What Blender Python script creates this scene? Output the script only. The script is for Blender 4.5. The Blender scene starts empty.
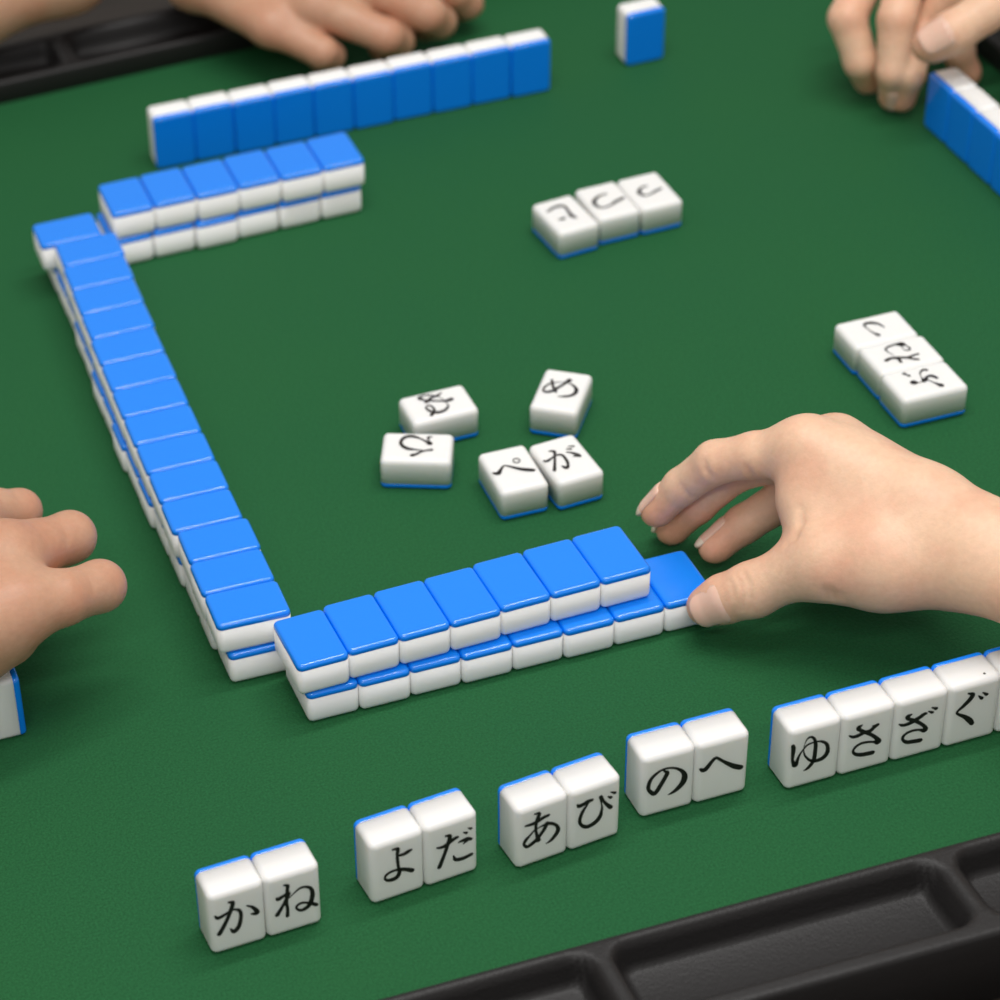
import bpy, bmesh, math, random
import numpy as np
from mathutils import Vector, Matrix, Euler
S = 0.001                       # everything below is written in millimetres
scene = bpy.context.scene
COL = scene.collection
random.seed(4)

GLYPH = {
 'ka': [[(-8.51,4.96,0.35),(-7.47,3.61,0.73),(-5.52,4.03,0.71),(-3.19,5.05,0.48),(-1.36,5.42,0.43),(0.19,4.73,0.6),(1.09,2.83,0.64),(0.9,-0.16,0.7),(0.14,-3.23,0.78),(-1.12,-5.03,0.91),(-2.16,-5.37,0.79),(-3.19,-3.55,0.28)],[(-2.88,9.8,0.48),(-1.57,9.11,0.74),(-1.92,7.12,0.79),(-2.61,5.27,0.77),(-4.1,1.6,0.72),(-5.92,-1.95,0.81),(-7.46,-4.54,0.89)],[(3.63,5.44,0.32),(5.58,3.88,0.59),(6.92,1.64,0.8),(6.96,0.25,0.87),(5.04,0.64,0.38)]],
 'ne': [[(-3.3,9.91,0.39),(-1.98,9.07,0.69),(-2.19,7.18,0.63),(-2.33,4.49,0.7),(-2.84,1.34,0.68),(-2.56,-2.15,0.56),(-2.76,-5.92,0.69)],[(-6.32,4.45,0.5),(-5.67,3.88,0.86),(-3.93,4.54,0.72),(-1.61,5.27,0.57),(-2.65,2.79,0.67),(-4.42,-0.46,0.62),(-6.55,-3.89,0.84)],[(-1.74,2.72,0.18),(0.17,4.38,0.28),(2.54,6.01,0.48),(4.81,5.84,0.56),(6.57,4.36,0.66),(7.14,1.84,0.78),(6.78,-1.08,0.87),(5.74,-3.72,0.87),(3.83,-5.09,0.81),(2.23,-5.05,0.62),(0.81,-3.54,0.43),(1.22,-2.17,0.53),(2.85,-1.61,0.55),(4.66,-2.2,0.49),(6.67,-3.34,0.65),(8.33,-4.79,0.75)]],
 'yo': [[(0.6,6.34,0.55),(2.25,6.22,0.73),(3.91,6.71,0.82),(5.1,7.1,0.58)],[(-1.88,10.29,0.44),(-0.01,9.78,0.7),(-0.21,6.99,0.59),(-0.18,3.64,0.57),(0.09,0.47,0.56),(0.38,-2.1,0.75),(-0.62,-4.11,0.88),(-2.29,-4.6,0.89),(-4.17,-4.23,0.68),(-5.32,-2.95,0.44),(-4.8,-1.35,0.55),(-3.12,-0.55,0.58),(-0.99,-0.42,0.55),(1.12,-0.9,0.72),(3.46,-2.08,0.8),(5.33,-3.37,0.91)]],
 'da': [[(-5.89,3.88,0.36),(-4.48,3.41,0.63),(-2.57,3.65,0.75),(-0.42,4.83,0.83),(1.25,5.62,0.75),(2.21,5.82,0.58)],[(-2.39,8.41,0.42),(-0.85,7.75,0.75),(-1.12,5.44,0.78),(-1.87,3.04,0.74),(-2.87,-0.19,0.68),(-4.11,-3.62,0.76),(-5.11,-6.25,0.84)],[(2.65,3.05,0.33),(4.56,3.28,0.72),(6.22,3.17,0.9),(7.53,2.6,0.63)],[(4.54,1.46,0.25),(5.98,2.66,0.74)],[(0.55,-2.9,0.27),(1.12,-4.84,0.68),(2.55,-5.62,0.82),(4.7,-5.79,0.82),(7.58,-5.21,0.75)],[(4.6,7.2,0.26),(5.78,6.45,0.58)],[(6.51,8.64,0.25),(7.58,7.88,0.57)]],
 'a': [[(-6.91,6.4,0.47),(-4.5,6.24,0.73),(-2.09,6.69,0.76),(0.07,7.54,0.76),(2.11,7.85,0.66)],[(-3.33,10.84,0.37),(-1.64,10.4,0.65),(-1.99,8.6,0.74),(-2.69,6.2,0.65),(-2.91,3.27,0.54),(-2.53,0.37,0.56),(-1.78,-3.01,0.89)],[(1.55,4.02,0.87),(0.6,1.71,0.76),(-0.83,-0.38,0.72),(-2.99,-2.77,0.84),(-5.4,-4.14,0.77),(-6.61,-4.21,0.63),(-7.59,-2.55,0.53),(-6.87,-0.74,0.71),(-5.19,0.95,0.49),(-3.51,2.63,0.37),(-1.58,3.29,0.3),(0.83,3.74,0.57),(2.76,3.49,0.7),(4.71,2.17,0.58),(5.95,0.26,0.66),(5.98,-1.88,0.84),(4.79,-3.79,0.81),(3.34,-5.29,0.68),(1.41,-6.11,0.26)]],
 'bi': [[(-7.48,8.18,0.34),(-6.61,7.2,0.87),(-4.92,7.37,0.84),(-3.23,7.98,0.84),(-1.53,8.0,0.64)],[(-2.74,7.47,0.32),(-4.86,4.48,0.65),(-6.02,1.66,0.7),(-6.35,-0.62,0.65),(-5.7,-2.74,0.6),(-3.96,-4.42,0.81),(-2.0,-4.68,0.94),(0.43,-3.61,0.95),(1.85,-1.8,0.84),(2.41,0.38,0.6),(2.6,2.72,0.37),(2.31,4.97,0.29),(1.99,8.12,0.7)],[(2.12,7.76,0.75),(3.15,5.5,0.54),(4.67,3.03,0.66),(6.19,1.0,0.83)],[(4.94,6.98,0.24),(6.18,5.99,0.67)],[(6.11,8.73,0.25),(7.72,7.64,0.63)]],
 'no': [[(-2.09,7.05,0.34),(-0.74,5.53,0.79),(-1.48,3.38,0.85),(-3.01,0.28,0.88),(-4.56,-2.52,0.93),(-5.71,-3.33,0.87),(-7.68,-0.82,0.65),(-7.87,1.37,0.75),(-7.14,4.14,0.72),(-5.57,6.0,0.65),(-3.28,7.46,0.5),(-0.71,7.78,0.46),(1.9,7.02,0.48),(4.08,5.52,0.59),(5.82,3.25,0.81),(6.28,0.67,1.1),(5.56,-1.8,1.12),(3.53,-4.14,0.9),(1.68,-5.32,0.59),(0.05,-5.81,0.2)]],
 'he': [[(-8.9,3.02,0.44),(-7.68,2.14,0.97),(-6.52,2.5,0.97),(-4.75,4.9,0.78),(-3.4,6.39,0.75),(-2.34,6.32,0.57),(-0.23,4.24,0.59),(2.26,1.87,0.78),(4.74,-0.2,1.01),(7.2,-1.65,1.05)]],
 'yu': [[(-9.05,7.76,0.67),(-8.7,6.14,0.83),(-8.73,3.15,0.67),(-8.64,0.11,0.56),(-7.51,-2.4,1.0),(-6.91,-0.8,0.71),(-6.15,1.95,0.44),(-4.88,4.21,0.35),(-3.35,6.08,0.42),(-1.49,6.63,0.41),(0.65,6.63,0.38),(2.6,5.96,0.51),(4.4,4.29,0.6),(5.18,1.91,0.7),(5.02,-0.74,0.87),(3.49,-2.62,0.94),(1.38,-3.09,0.81),(-0.57,-2.72,0.6),(-2.35,-1.18,0.45),(-3.97,1.49,0.33),(-4.54,4.39,0.18),(-4.17,7.56,0.17),(-3.13,9.59,0.41),(-1.72,9.69,0.45),(-0.53,8.09,0.54),(0.16,5.16,0.7),(0.17,1.85,0.74),(0.06,-1.42,0.79),(-0.72,-3.87,0.77),(-2.26,-5.76,0.67),(-3.64,-6.49,0.26)]],
 'sa': [[(-7.72,5.23,0.31),(-6.19,4.1,0.64),(-4.27,4.04,0.83),(-1.94,4.73,0.83),(0.45,4.8,0.85),(2.01,6.06,0.77),(3.37,6.93,0.68)],[(1.45,7.0,0.31),(3.38,6.78,0.62)],[(-3.01,8.83,0.34),(-4.14,8.18,0.94),(-4.05,7.1,0.72),(-1.47,4.87,0.71),(1.1,2.78,0.7),(3.5,0.15,0.76),(4.28,-1.93,1.22),(2.42,-1.28,0.5),(-0.04,-0.58,0.53),(-2.69,-0.41,0.59),(-4.76,-1.5,0.59),(-5.57,-3.33,0.48),(-4.46,-5.08,0.66),(-2.2,-6.17,0.87),(0.24,-6.57,0.94),(2.42,-6.72,0.95)]],
 'za': [[(-8.98,4.24,0.32),(-7.32,3.22,0.67),(-4.92,3.29,0.84),(-2.83,4.07,0.95),(-0.76,5.0,0.87),(0.83,5.95,0.78),(1.54,6.01,0.57)],[(-0.4,6.22,0.3),(1.31,5.94,0.53)],[(-4.38,7.59,0.34),(-5.77,7.02,0.93),(-5.4,5.7,0.68),(-3.1,4.31,0.73),(-0.98,2.39,0.69),(1.17,0.15,0.66),(2.08,-1.67,0.87),(1.67,-2.43,0.94),(-0.36,-1.43,0.5),(-2.58,-0.96,0.56),(-5.2,-1.26,0.6),(-6.77,-2.53,0.62),(-6.71,-4.36,0.54),(-4.98,-6.02,0.8),(-2.51,-6.57,0.92),(0.44,-6.99,0.93)],[(2.42,6.84,0.25),(4.1,5.73,0.62)],[(3.71,8.33,0.25),(5.51,7.18,0.69)]],
 'gu': [[(-3.19,10.63,0.35),(-1.35,9.31,0.86),(-2.37,7.06,0.96),(-4.64,4.7,0.79),(-6.9,2.16,0.47),(-3.45,-0.94,0.8),(-1.19,-3.47,1.03),(0.03,-5.47,0.82)],[(1.2,7.93,0.26),(2.66,6.22,0.71)],[(2.76,9.06,0.27),(4.49,7.51,0.67)]],
 'nu': [[(6.59,-3.72,0.35),(5.18,-1.25,0.68),(4.91,1.08,0.66),(3.52,2.98,0.76),(2.49,4.61,0.86)],[(0.52,-6.16,1.02),(0.16,-4.08,0.87),(0.93,-1.6,0.56),(2.1,1.29,0.56),(3.8,4.27,0.54),(5.83,6.29,0.85),(6.93,6.03,0.66),(7.55,3.99,0.48),(6.88,1.74,0.49),(5.47,-0.52,0.32),(3.02,-2.38,0.18),(-0.69,-3.21,0.18),(-3.57,-3.23,0.39),(-5.67,-1.34,0.67),(-6.55,1.2,0.84),(-5.99,3.75,0.87),(-3.78,5.69,0.64),(-1.21,6.12,0.39),(-0.24,4.38,0.48),(-1.57,3.48,0.49),(-4.24,3.37,0.52),(-5.91,4.55,0.71),(-7.48,5.96,0.73)]],
 'hi': [[(6.91,-5.89,0.32),(6.42,-4.38,0.62),(4.28,-4.65,0.32),(2.16,-5.31,1.1),(3.59,-3.55,0.54),(5.63,-0.85,0.47),(6.82,1.8,0.83),(6.94,4.12,0.85),(5.34,6.32,0.76),(2.5,7.13,0.64),(-0.03,6.17,0.79),(-1.86,3.73,0.89),(-2.37,0.63,0.52),(-2.87,-2.72,0.31)],[(-2.29,-6.25,0.74),(-2.81,-3.99,0.52),(-3.75,-2.02,0.58),(-5.53,-0.11,0.67),(-6.45,1.61,0.91)]],
 'me': [[(-5.73,6.19,0.46),(-4.77,3.41,0.59),(-3.51,0.49,0.54),(-1.76,-2.3,0.56)],[(1.76,7.6,1.06),(0.96,6.01,0.79),(-0.45,3.1,0.63),(-1.96,0.64,0.72),(-3.22,-1.75,0.8),(-5.74,-3.31,0.78),(-7.32,-2.32,0.46),(-7.23,0.48,0.47),(-5.77,3.16,0.44),(-3.49,4.66,0.33),(-1.04,5.5,0.18),(1.87,5.54,0.31),(4.34,4.08,0.5),(6.27,1.56,0.77),(6.26,-1.66,0.79),(4.65,-3.67,0.73),(2.52,-4.66,0.66),(-0.21,-5.35,0.22)]],
 'pe': [[(-8.99,-0.56,0.41),(-7.26,-1.64,1.02),(-5.35,0.31,0.64),(-3.25,2.42,0.44),(-1.61,1.82,0.51),(0.36,-0.02,0.7),(2.8,-2.03,0.91),(4.96,-3.36,1.03),(7.2,-4.45,0.93)],[(4.37,3.62,0.25),(3.63,2.78,0.31),(2.57,2.72,0.38),(1.81,3.45,0.31),(1.79,4.57,0.22),(2.53,5.42,0.31),(3.59,5.47,0.38),(4.36,4.74,0.31),(4.37,3.62,0.25)]],
 'ga': [[(-9.32,1.83,0.41),(-8.29,1.11,0.68),(-5.99,1.88,0.5),(-3.5,3.03,0.47),(-1.2,2.64,0.62),(-0.58,0.5,0.6),(-0.92,-3.04,0.59),(-1.79,-5.39,0.56),(-3.1,-6.38,0.92),(-4.21,-4.71,0.38)],[(-4.39,6.94,0.42),(-2.78,5.95,0.73),(-3.63,3.32,0.44),(-5.64,-0.82,0.5),(-8.28,-6.02,0.68)],[(1.88,3.29,0.31),(3.64,1.76,0.6),(4.97,-0.03,0.85),(5.64,-1.5,0.63)],[(3.07,-0.52,0.31),(5.41,-1.39,0.73)],[(2.69,5.23,0.32),(4.39,4.44,0.53)],[(4.32,6.57,0.32),(6.16,5.8,0.53)]],
 'be': [[(-6.6,5.11,0.6),(-2.91,6.79,0.78),(0.67,7.0,0.93),(2.41,5.46,0.71),(2.07,1.08,0.65),(1.6,-3.51,1.0),(2.6,-5.85,0.67)],[(-4.79,-3.71,0.64),(-3.19,-3.97,0.87),(-1.85,-2.88,0.25)]],
 'tsu': [[(1.54,4.73,0.55),(-2.36,4.29,0.68),(-6.46,0.83,0.9),(-6.96,-3.38,0.8),(-5.14,-5.99,0.6),(-0.72,-5.38,0.6),(3.45,-3.31,0.94),(7.3,-1.97,0.82)]],
 'small_tsu': [[(0.19,3.71,0.52),(-2.97,2.92,0.62),(-5.47,0.03,0.9),(-4.95,-3.34,0.82),(-2.11,-4.21,0.47),(1.38,-2.69,0.7),(5.25,-1.35,0.72)]],
 'ku': [[(-0.64,-3.29,0.28),(2.21,-2.48,0.59),(4.32,-0.44,0.84),(4.97,2.35,0.76),(3.59,3.9,0.42),(0.72,3.66,0.26),(-2.32,2.95,0.39),(-4.84,1.69,0.92)]],
 'wa': [[(-2.36,8.55,0.8),(-1.61,6.21,0.7),(-2.06,3.93,0.84),(-2.7,1.75,0.74),(-3.64,-0.55,0.7),(-3.18,-3.58,0.55),(-2.93,-5.95,0.59)],[(-3.64,-0.55,0.7),(-5.19,-1.97,0.63),(-6.53,-4.05,0.63)],[(-2.06,3.93,0.88),(-3.53,3.3,0.64),(-5.66,3.43,0.63)],[(0.03,3.68,0.16),(2.99,4.95,0.28),(5.4,4.83,0.45),(6.65,2.5,0.51),(6.92,-0.45,0.6),(6.08,-3.1,1.49),(4.61,-4.29,0.36),(2.42,-4.83,0.39),(1.1,-3.86,0.41),(1.67,-2.48,0.34),(3.55,-2.06,0.17),(6.49,-3.31,0.48)]],
 'fu': [[(6.34,-3.98,0.73),(6.88,-2.65,0.57),(5.24,-0.49,0.32),(2.27,0.43,0.21),(-0.44,0.57,0.91),(1.64,-1.82,0.63),(1.57,-4.04,0.85),(-0.55,-5.17,0.65)],[(-0.52,-1.0,0.28),(-3.41,-2.68,0.42),(-5.96,-4.21,1.13)],[(-0.9,0.81,0.59),(-0.83,3.02,0.22),(0.03,5.15,1.41)],[(7.27,5.88,0.73),(6.87,5.6,0.73)],[(5.47,4.88,0.61),(5.08,4.6,0.61)]],
}

HANDS = {
'reach':{'res':0.95,'palm':[([212.9,3.8,68.8],[239.5,-38.3,61.5],10.2,10.8),([228.9,8.7,62.4],[246.4,-34.8,55.8],10,12),([235.4,7.8,51.1],[248.3,-36.6,47.7],10,12),([241.8,6.5,39.0],[244.7,-40.1,41.6],9.5,14),([202.0,-34.5,42.6],[219.8,-44.0,45.4],13.5,17.5),([219.8,-44.0,45.4],[238.3,-56.7,47.8],17.5,15),([212.3,2.5,67.0],[206.1,-10.4,54.6],10,8.5),([206.1,-10.4,54.6],[203.1,-29.2,44.7],8.5,11),([223.3,-8.8,57.8],[219.7,-35.3,46.3],14,14),([223.3,-8.8,57.8],[240.2,-45.1,56.5],15,13),([239.7,-37.9,62.1],[250.5,-61.6,60.5],11.4,11.4),([235.6,-50.8,47.2],[244.6,-66.0,52.2],15,14.5),([250.5,-61.6,60.5],[272.2,-107.8,58.2],11.4,15),([244.6,-66.0,52.2],[264.9,-119.3,57.0],15,18),([272.2,-107.8,58.2],[304.1,-218.0,69.7],16,26),([264.9,-119.3,57.0],[298.9,-226.1,65.2],18,26)],'kp':12,'fingers':[[([166.2,-13.0,17.1],8.2),([170.6,-15.7,20.7],9.6),([179.0,-21.6,27.0],10.8),([191.1,-27.8,36.2],10.6),([202.0,-34.5,42.6],13.5)],[([170.3,39.9,24.9],6.6),([177.7,34.8,38.4],7.3),([187.3,26.2,53.5],8.6),([198.3,15.9,60.7],9.0),([212.9,3.8,68.8],9.2)],[([180.0,44.6,8.9],6.6),([187.4,39.5,22.2],7.4),([199.3,32.1,41.6],8.6),([212.0,20.3,50.9],8.8),([228.9,8.7,62.4],9.5)],[([187.9,22.6,13.2],6.6),([198.8,21.6,21.7],7.6),([215.0,17.2,33.5],8.6),([235.4,7.8,51.1],9.5)],[([220.2,6.1,22.0],6.0),([227.8,14.6,19.5],6.6),([238.8,18.4,19.3],7.5),([241.8,6.5,39.0],9)]],'kf':7,'kc':2.5,'nails':[([170.6,-15.7,20.7],[166.2,-13.0,17.1],9.6,8.2,[-0.29,-0.82,0.52],13.5,9,0.5,0),([177.7,34.8,38.4],[170.3,39.9,24.9],7.3,6.6,[-0.4,0.55,0.62],9.5,9,0.95,4),([187.4,39.5,22.2],[180.0,44.6,8.9],7.4,6.6,[-0.38,0.63,0.56],9.5,9,0.95,4),([198.8,21.6,21.7],[187.9,22.6,13.2],7.6,6.6,[-0.38,0.63,0.56],9.5,9,0.8,4)],'creases':[([172.23,-19.71,36.38],[171.63,-24.9,35.54],0.55,1.6),([171.63,-24.9,35.54],[170.75,-28.56,31.63],0.55,1.6),([170.75,-28.56,31.63],[170.26,-29.37,25.37],0.55,1.6),([174.51,-20.81,37.96],[173.83,-26.99,36.4],0.55,1.6),([173.83,-26.99,36.4],[173.04,-30.53,31.88],0.55,1.6),([173.04,-30.53,31.88],[172.57,-31.32,25.6],0.55,1.6),([169.61,-20.13,34.06],[169.07,-24.5,32.58],0.4,1.6),([169.07,-24.5,32.58],[168.3,-26.31,29.2],0.4,1.6),([179.86,23.05,58.58],[179.72,20.84,55.71],0.6,2),([179.72,20.84,55.71],[181.37,18.78,52.65],0.6,2),([190.88,9.36,61.68],[192.31,8.44,57.94],0.6,2),([192.31,8.44,57.94],[195.11,9.24,54.01],0.6,2),([173.72,28.31,44.34],[175.08,26.46,41.19],0.4,1.6),([175.08,26.46,41.19],[177.55,25.94,38.23],0.4,1.6),([193.49,-48.08,43.5],[194.35,-48.45,40.54],0.6,2),([194.35,-48.45,40.54],[194.97,-47.78,37.34],0.6,2),([195.85,-49.83,43.07],[196.77,-50.1,40.01],0.6,2),([196.77,-50.1,40.01],[197.47,-49.34,36.71],0.6,2),([198.83,-52.07,41.82],[199.69,-51.79,38.35],0.5,1.6),([189.17,-27.02,51.63],[191.44,-27.85,54.44],0.5,3),([191.44,-27.85,54.44],[195.57,-24.51,57.48],0.5,3),([195.57,-24.51,57.48],[197.8,-20.08,60.35],0.5,3)]},
'fist':{'res':1.3,'palm':[([-95.6,42.7,62.0],[-178.0,27.0,66.0],12.5,18),([-95.5,70.3,64.0],[-178.2,40.5,70.0],12.5,18),([-102.0,99.9,62.0],[-177.9,59.3,70.0],12,18),([-117.2,132.8,56.0],[-176.7,76.8,66.0],11,17),([-145.7,24.0,52.0],[-178.7,28.4,60.0],14,18),([-105.8,51.0,58.0],[-140.9,55.2,58.0],15,19),([-107.0,41.1,54.0],[-137.4,39.7,54.0],13,16),([-94.5,66.5,64.0],[-126.2,61.3,66.0],14,18),([-178.0,27.0,66.0],[-272.9,-12.7,80.0],19,27),([-178.0,70.8,66.0],[-272.3,15.0,80.0],19,27)],'kp':12,'fingers':[[([-101.2,43.5,46.0],8),([-77.6,61.9,44.0],8.8),([-61.4,51.1,54.0],10.0),([-78.8,43.1,60.0],10.6),([-95.6,42.7,62.0],13)],[([-96.9,75.5,40.0],8),([-76.2,91.0,42.0],8.6),([-63.5,83.9,55.0],10.2),([-79.7,76.8,60.0],11),([-95.5,70.3,64.0],13.5)],[([-106.1,112.2,36.0],8),([-88.0,119.2,38.0],8.5),([-76.0,114.7,50.0],8.8),([-88.2,111.1,56.0],9.6),([-102.0,99.9,62.0],13)],[([-110.2,138.1,34.0],8),([-101.1,138.6,36.0],8.5),([-89.8,144.6,44.0],8.8),([-103.5,138.1,52.0],9.5),([-117.2,132.8,56.0],11)],[([-112.8,40.8,44.0],9.5),([-126.5,34.0,42.0],10.5),([-145.7,24.0,52.0],13)]],'kf':8,'kc':3,'nails':[],'creases':[([-67.3,43.97,67.0],[-66.29,41.28,65.22],0.4,1.6),([-66.29,41.28,65.22],[-67.1,38.16,62.89],0.4,1.6),([-68.04,78.4,67.67],[-66.94,74.6,65.55],0.4,1.6),([-66.94,74.6,65.55],[-67.4,71.41,62.5],0.4,1.6)]},
'rest':{'res':1.6,'palm':[([167.8,480.6,34.0],[147.0,540.3,40.0],10.5,15),([191.8,475.9,42.0],[159.0,540.0,48.0],11,16),([218.3,478.3,46.0],[175.8,546.4,50.0],11,16),([245.5,489.2,46.0],[196.6,555.3,50.0],11,16),([147.0,540.3,40.0],[152.8,596.1,55.0],16,20),([175.1,544.5,48.0],[172.3,592.3,58.0],18,22),([152.8,596.1,55.0],[224.2,743.7,85.0],21,29),([172.3,592.3,58.0],[245.0,730.9,85.0],21,29)],'kp':12,'fingers':[[([193.3,473.0,12.0],7.5),([194.1,462.8,18.0],8),([188.2,458.6,24.0],8.5),([167.8,480.6,34.0],9.5)],[([227.4,469.8,12.0],8),([231.6,460.2,18.0],8.5),([221.8,452.2,28.0],9.2),([191.8,475.9,42.0],10.5)],[([255.7,479.7,12.0],8),([258.3,466.6,20.0],8.6),([249.1,460.6,30.0],9.4),([218.3,478.3,46.0],11)],[([280.7,489.3,12.0],7.5),([280.9,481.6,18.0],8),([272.8,479.9,28.0],9),([245.5,489.2,46.0],11)]],'kf':7,'kc':2.5,'nails':[]},
'arm':{'res':2.0,'palm':[([82.9,561.2,50.0],[17.9,552.2,50.0],20,24),([17.9,552.2,50.0],[-26.2,553.9,52.0],24,22),([80.3,560.0,50.0],[106.7,634.3,62.0],20,26),([106.7,634.3,62.0],[150.2,789.0,85.0],26,33)],'kp':14,'fingers':[],'kf':7,'kc':3,'nails':[]},
'side':{'res':1.5,'palm':[([468.1,345.8,62.0],[538.5,340.3,72.0],11,16),([479.8,329.7,68.0],[536.2,324.3,74.0],11,17),([494.1,321.0,64.0],[533.3,310.4,70.0],11,17),([500.4,319.8,52.0],[527.3,295.3,62.0],11,16),([508.3,292.5,68.0],[532.4,304.8,70.0],14,18),([536.2,324.3,74.0],[630.0,322.8,90.0],20,28),([528.4,297.8,66.0],[613.2,290.6,86.0],20,28)],'kp':12,'fingers':[[([431.0,328.0,10.0],7.4),([423.3,323.5,24.0],8.4),([420.4,334.9,44.0],9.2),([440.2,351.1,56.0],10.5),([468.1,345.8,62.0],11)],[([433.6,309.4,9.0],6.6),([429.8,304.7,26.0],7.8),([435.3,314.3,50.0],9.2),([449.7,330.8,64.0],10),([479.8,329.7,68.0],11)],[([436.8,304.5,9.0],6.0),([436.9,300.6,24.0],7.0),([455.0,320.1,40.0],8),([466.9,313.1,58.0],9.2),([494.1,321.0,64.0],11)],[([478.8,315.1,8.0],6.8),([473.4,316.8,20.0],7.6),([484.5,331.1,34.0],8.5),([500.4,319.8,52.0],10.5)],[([437.7,284.6,50.0],9.6),([445.0,281.6,55.0],10.6),([461.9,281.8,62.0],10.2),([483.4,286.9,66.0],11.5),([508.3,292.5,68.0],14)]],'kf':7,'kc':2.5,'nails':[([445.0,281.6,55.0],[437.7,284.6,50.0],10.6,9.6,[-0.17,-0.59,0.85],14,10,0.35,0),([429.8,304.7,26.0],[433.6,309.4,9.0],7.4,6.6,[-0.22,-0.7,0.69],9.5,9,0.3,0)]}}


# ------------------------------------------------------------------ materials
def mat(name, base, rough=0.5, spec=0.5, sss=0.0, sss_r=(1, .5, .3), sss_s=0.003, coat=0.0):
    m = bpy.data.materials.new(name); m.use_nodes = True
    b = m.node_tree.nodes['Principled BSDF']
    b.inputs['Base Color'].default_value = (*base, 1)
    b.inputs['Roughness'].default_value = rough
    b.inputs['Specular IOR Level'].default_value = spec
    b.inputs['Subsurface Weight'].default_value = sss
    b.inputs['Subsurface Radius'].default_value = sss_r
    b.inputs['Subsurface Scale'].default_value = sss_s
    b.inputs['Coat Weight'].default_value = coat
    b.inputs['Coat Roughness'].default_value = 0.12
    return m, m.node_tree.nodes, m.node_tree.links, b
def obj_noise(n, l, scale, detail=4, rough=.5):
    tc = n.new('ShaderNodeTexCoord'); t = n.new('ShaderNodeTexNoise')
    t.inputs['Scale'].default_value = scale; t.inputs['Detail'].default_value = detail
    t.inputs['Roughness'].default_value = rough
    l.new(tc.outputs['Object'], t.inputs['Vector']); return t
def bump(n, l, b, tex, strength, dist, out='Fac', prev=None):
    k = n.new('ShaderNodeBump'); k.inputs['Strength'].default_value = strength
    k.inputs['Distance'].default_value = dist
    l.new(tex.outputs[out], k.inputs['Height'])
    if prev: l.new(prev.outputs['Normal'], k.inputs['Normal'])
    l.new(k.outputs['Normal'], b.inputs['Normal']); return k
def mixcol(n, l, fac, c1, c2):
    x = n.new('ShaderNodeMix'); x.data_type = 'RGBA'
    x.inputs['A'].default_value = (*c1, 1); x.inputs['B'].default_value = (*c2, 1)
    l.new(fac, x.inputs['Factor']); return x
def ramp(n, l, fac, lo, hi):
    r = n.new('ShaderNodeMapRange'); r.inputs['From Min'].default_value = lo; r.inputs['From Max'].default_value = hi
    l.new(fac, r.inputs['Value']); return r.outputs['Result']

M_WHITE, n, l, b = mat('ivory_white_resin', (.86, .855, .835), .36, .5, .45, (1, .92, .8), .004)
t = obj_noise(n, l, 900, 3); bump(n, l, b, t, .06, .0002)
M_BLUE, n, l, b = mat('glossy_blue_resin', (.001, .228, .92), .13, .8, 0)
t = obj_noise(n, l, 500, 3); bump(n, l, b, t, .04, .0002)
M_INK, n, l, b = mat('black_ink', (.012, .010, .009), .5, .3)
M_FELT, n, l, b = mat('green_mat', (.022, .128, .040), .7, .1)
t = obj_noise(n, l, 9, 5, .6); x = mixcol(n, l, t.outputs['Fac'], (.0155, .100, .0375), (.0185, .110, .0345))
t3 = obj_noise(n, l, 1100, 2, .5)
x2 = n.new('ShaderNodeMix'); x2.data_type = 'RGBA'; x2.blend_type = 'MULTIPLY'; x2.inputs['Factor'].default_value = 1
l.new(x.outputs['Result'], x2.inputs['A'])
g = mixcol(n, l, ramp(n, l, t3.outputs['Fac'], .3, .7), (.80, .80, .80), (1.18, 1.18, 1.18)); l.new(g.outputs['Result'], x2.inputs['B'])
l.new(x2.outputs['Result'], b.inputs['Base Color'])
t2 = obj_noise(n, l, 620, 2, .5); k = bump(n, l, b, t2, .85, .0006)
M_FRAME, n, l, b = mat('black_moulded_plastic', (.0125, .0115, .0115), .47, .36)
t = obj_noise(n, l, 900, 3); bump(n, l, b, t, .45, .0004)
M_WOOD, n, l, b = mat('dark_wood_floor', (.05, .035, .025), .5, .4)
tc = n.new('ShaderNodeTexCoord'); mp = n.new('ShaderNodeMapping'); mp.inputs['Scale'].default_value = (2, 40, 2)
l.new(tc.outputs['Object'], mp.inputs['Vector']); tw = n.new('ShaderNodeTexNoise'); tw.inputs['Scale'].default_value = 3
tw.inputs['Detail'].default_value = 8; l.new(mp.outputs['Vector'], tw.inputs['Vector'])
x = mixcol(n, l, ramp(n, l, tw.outputs['Fac'], .3, .7), (.014, .010, .0075), (.045, .033, .024)); l.new(x.outputs['Result'], b.inputs['Base Color'])
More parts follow.
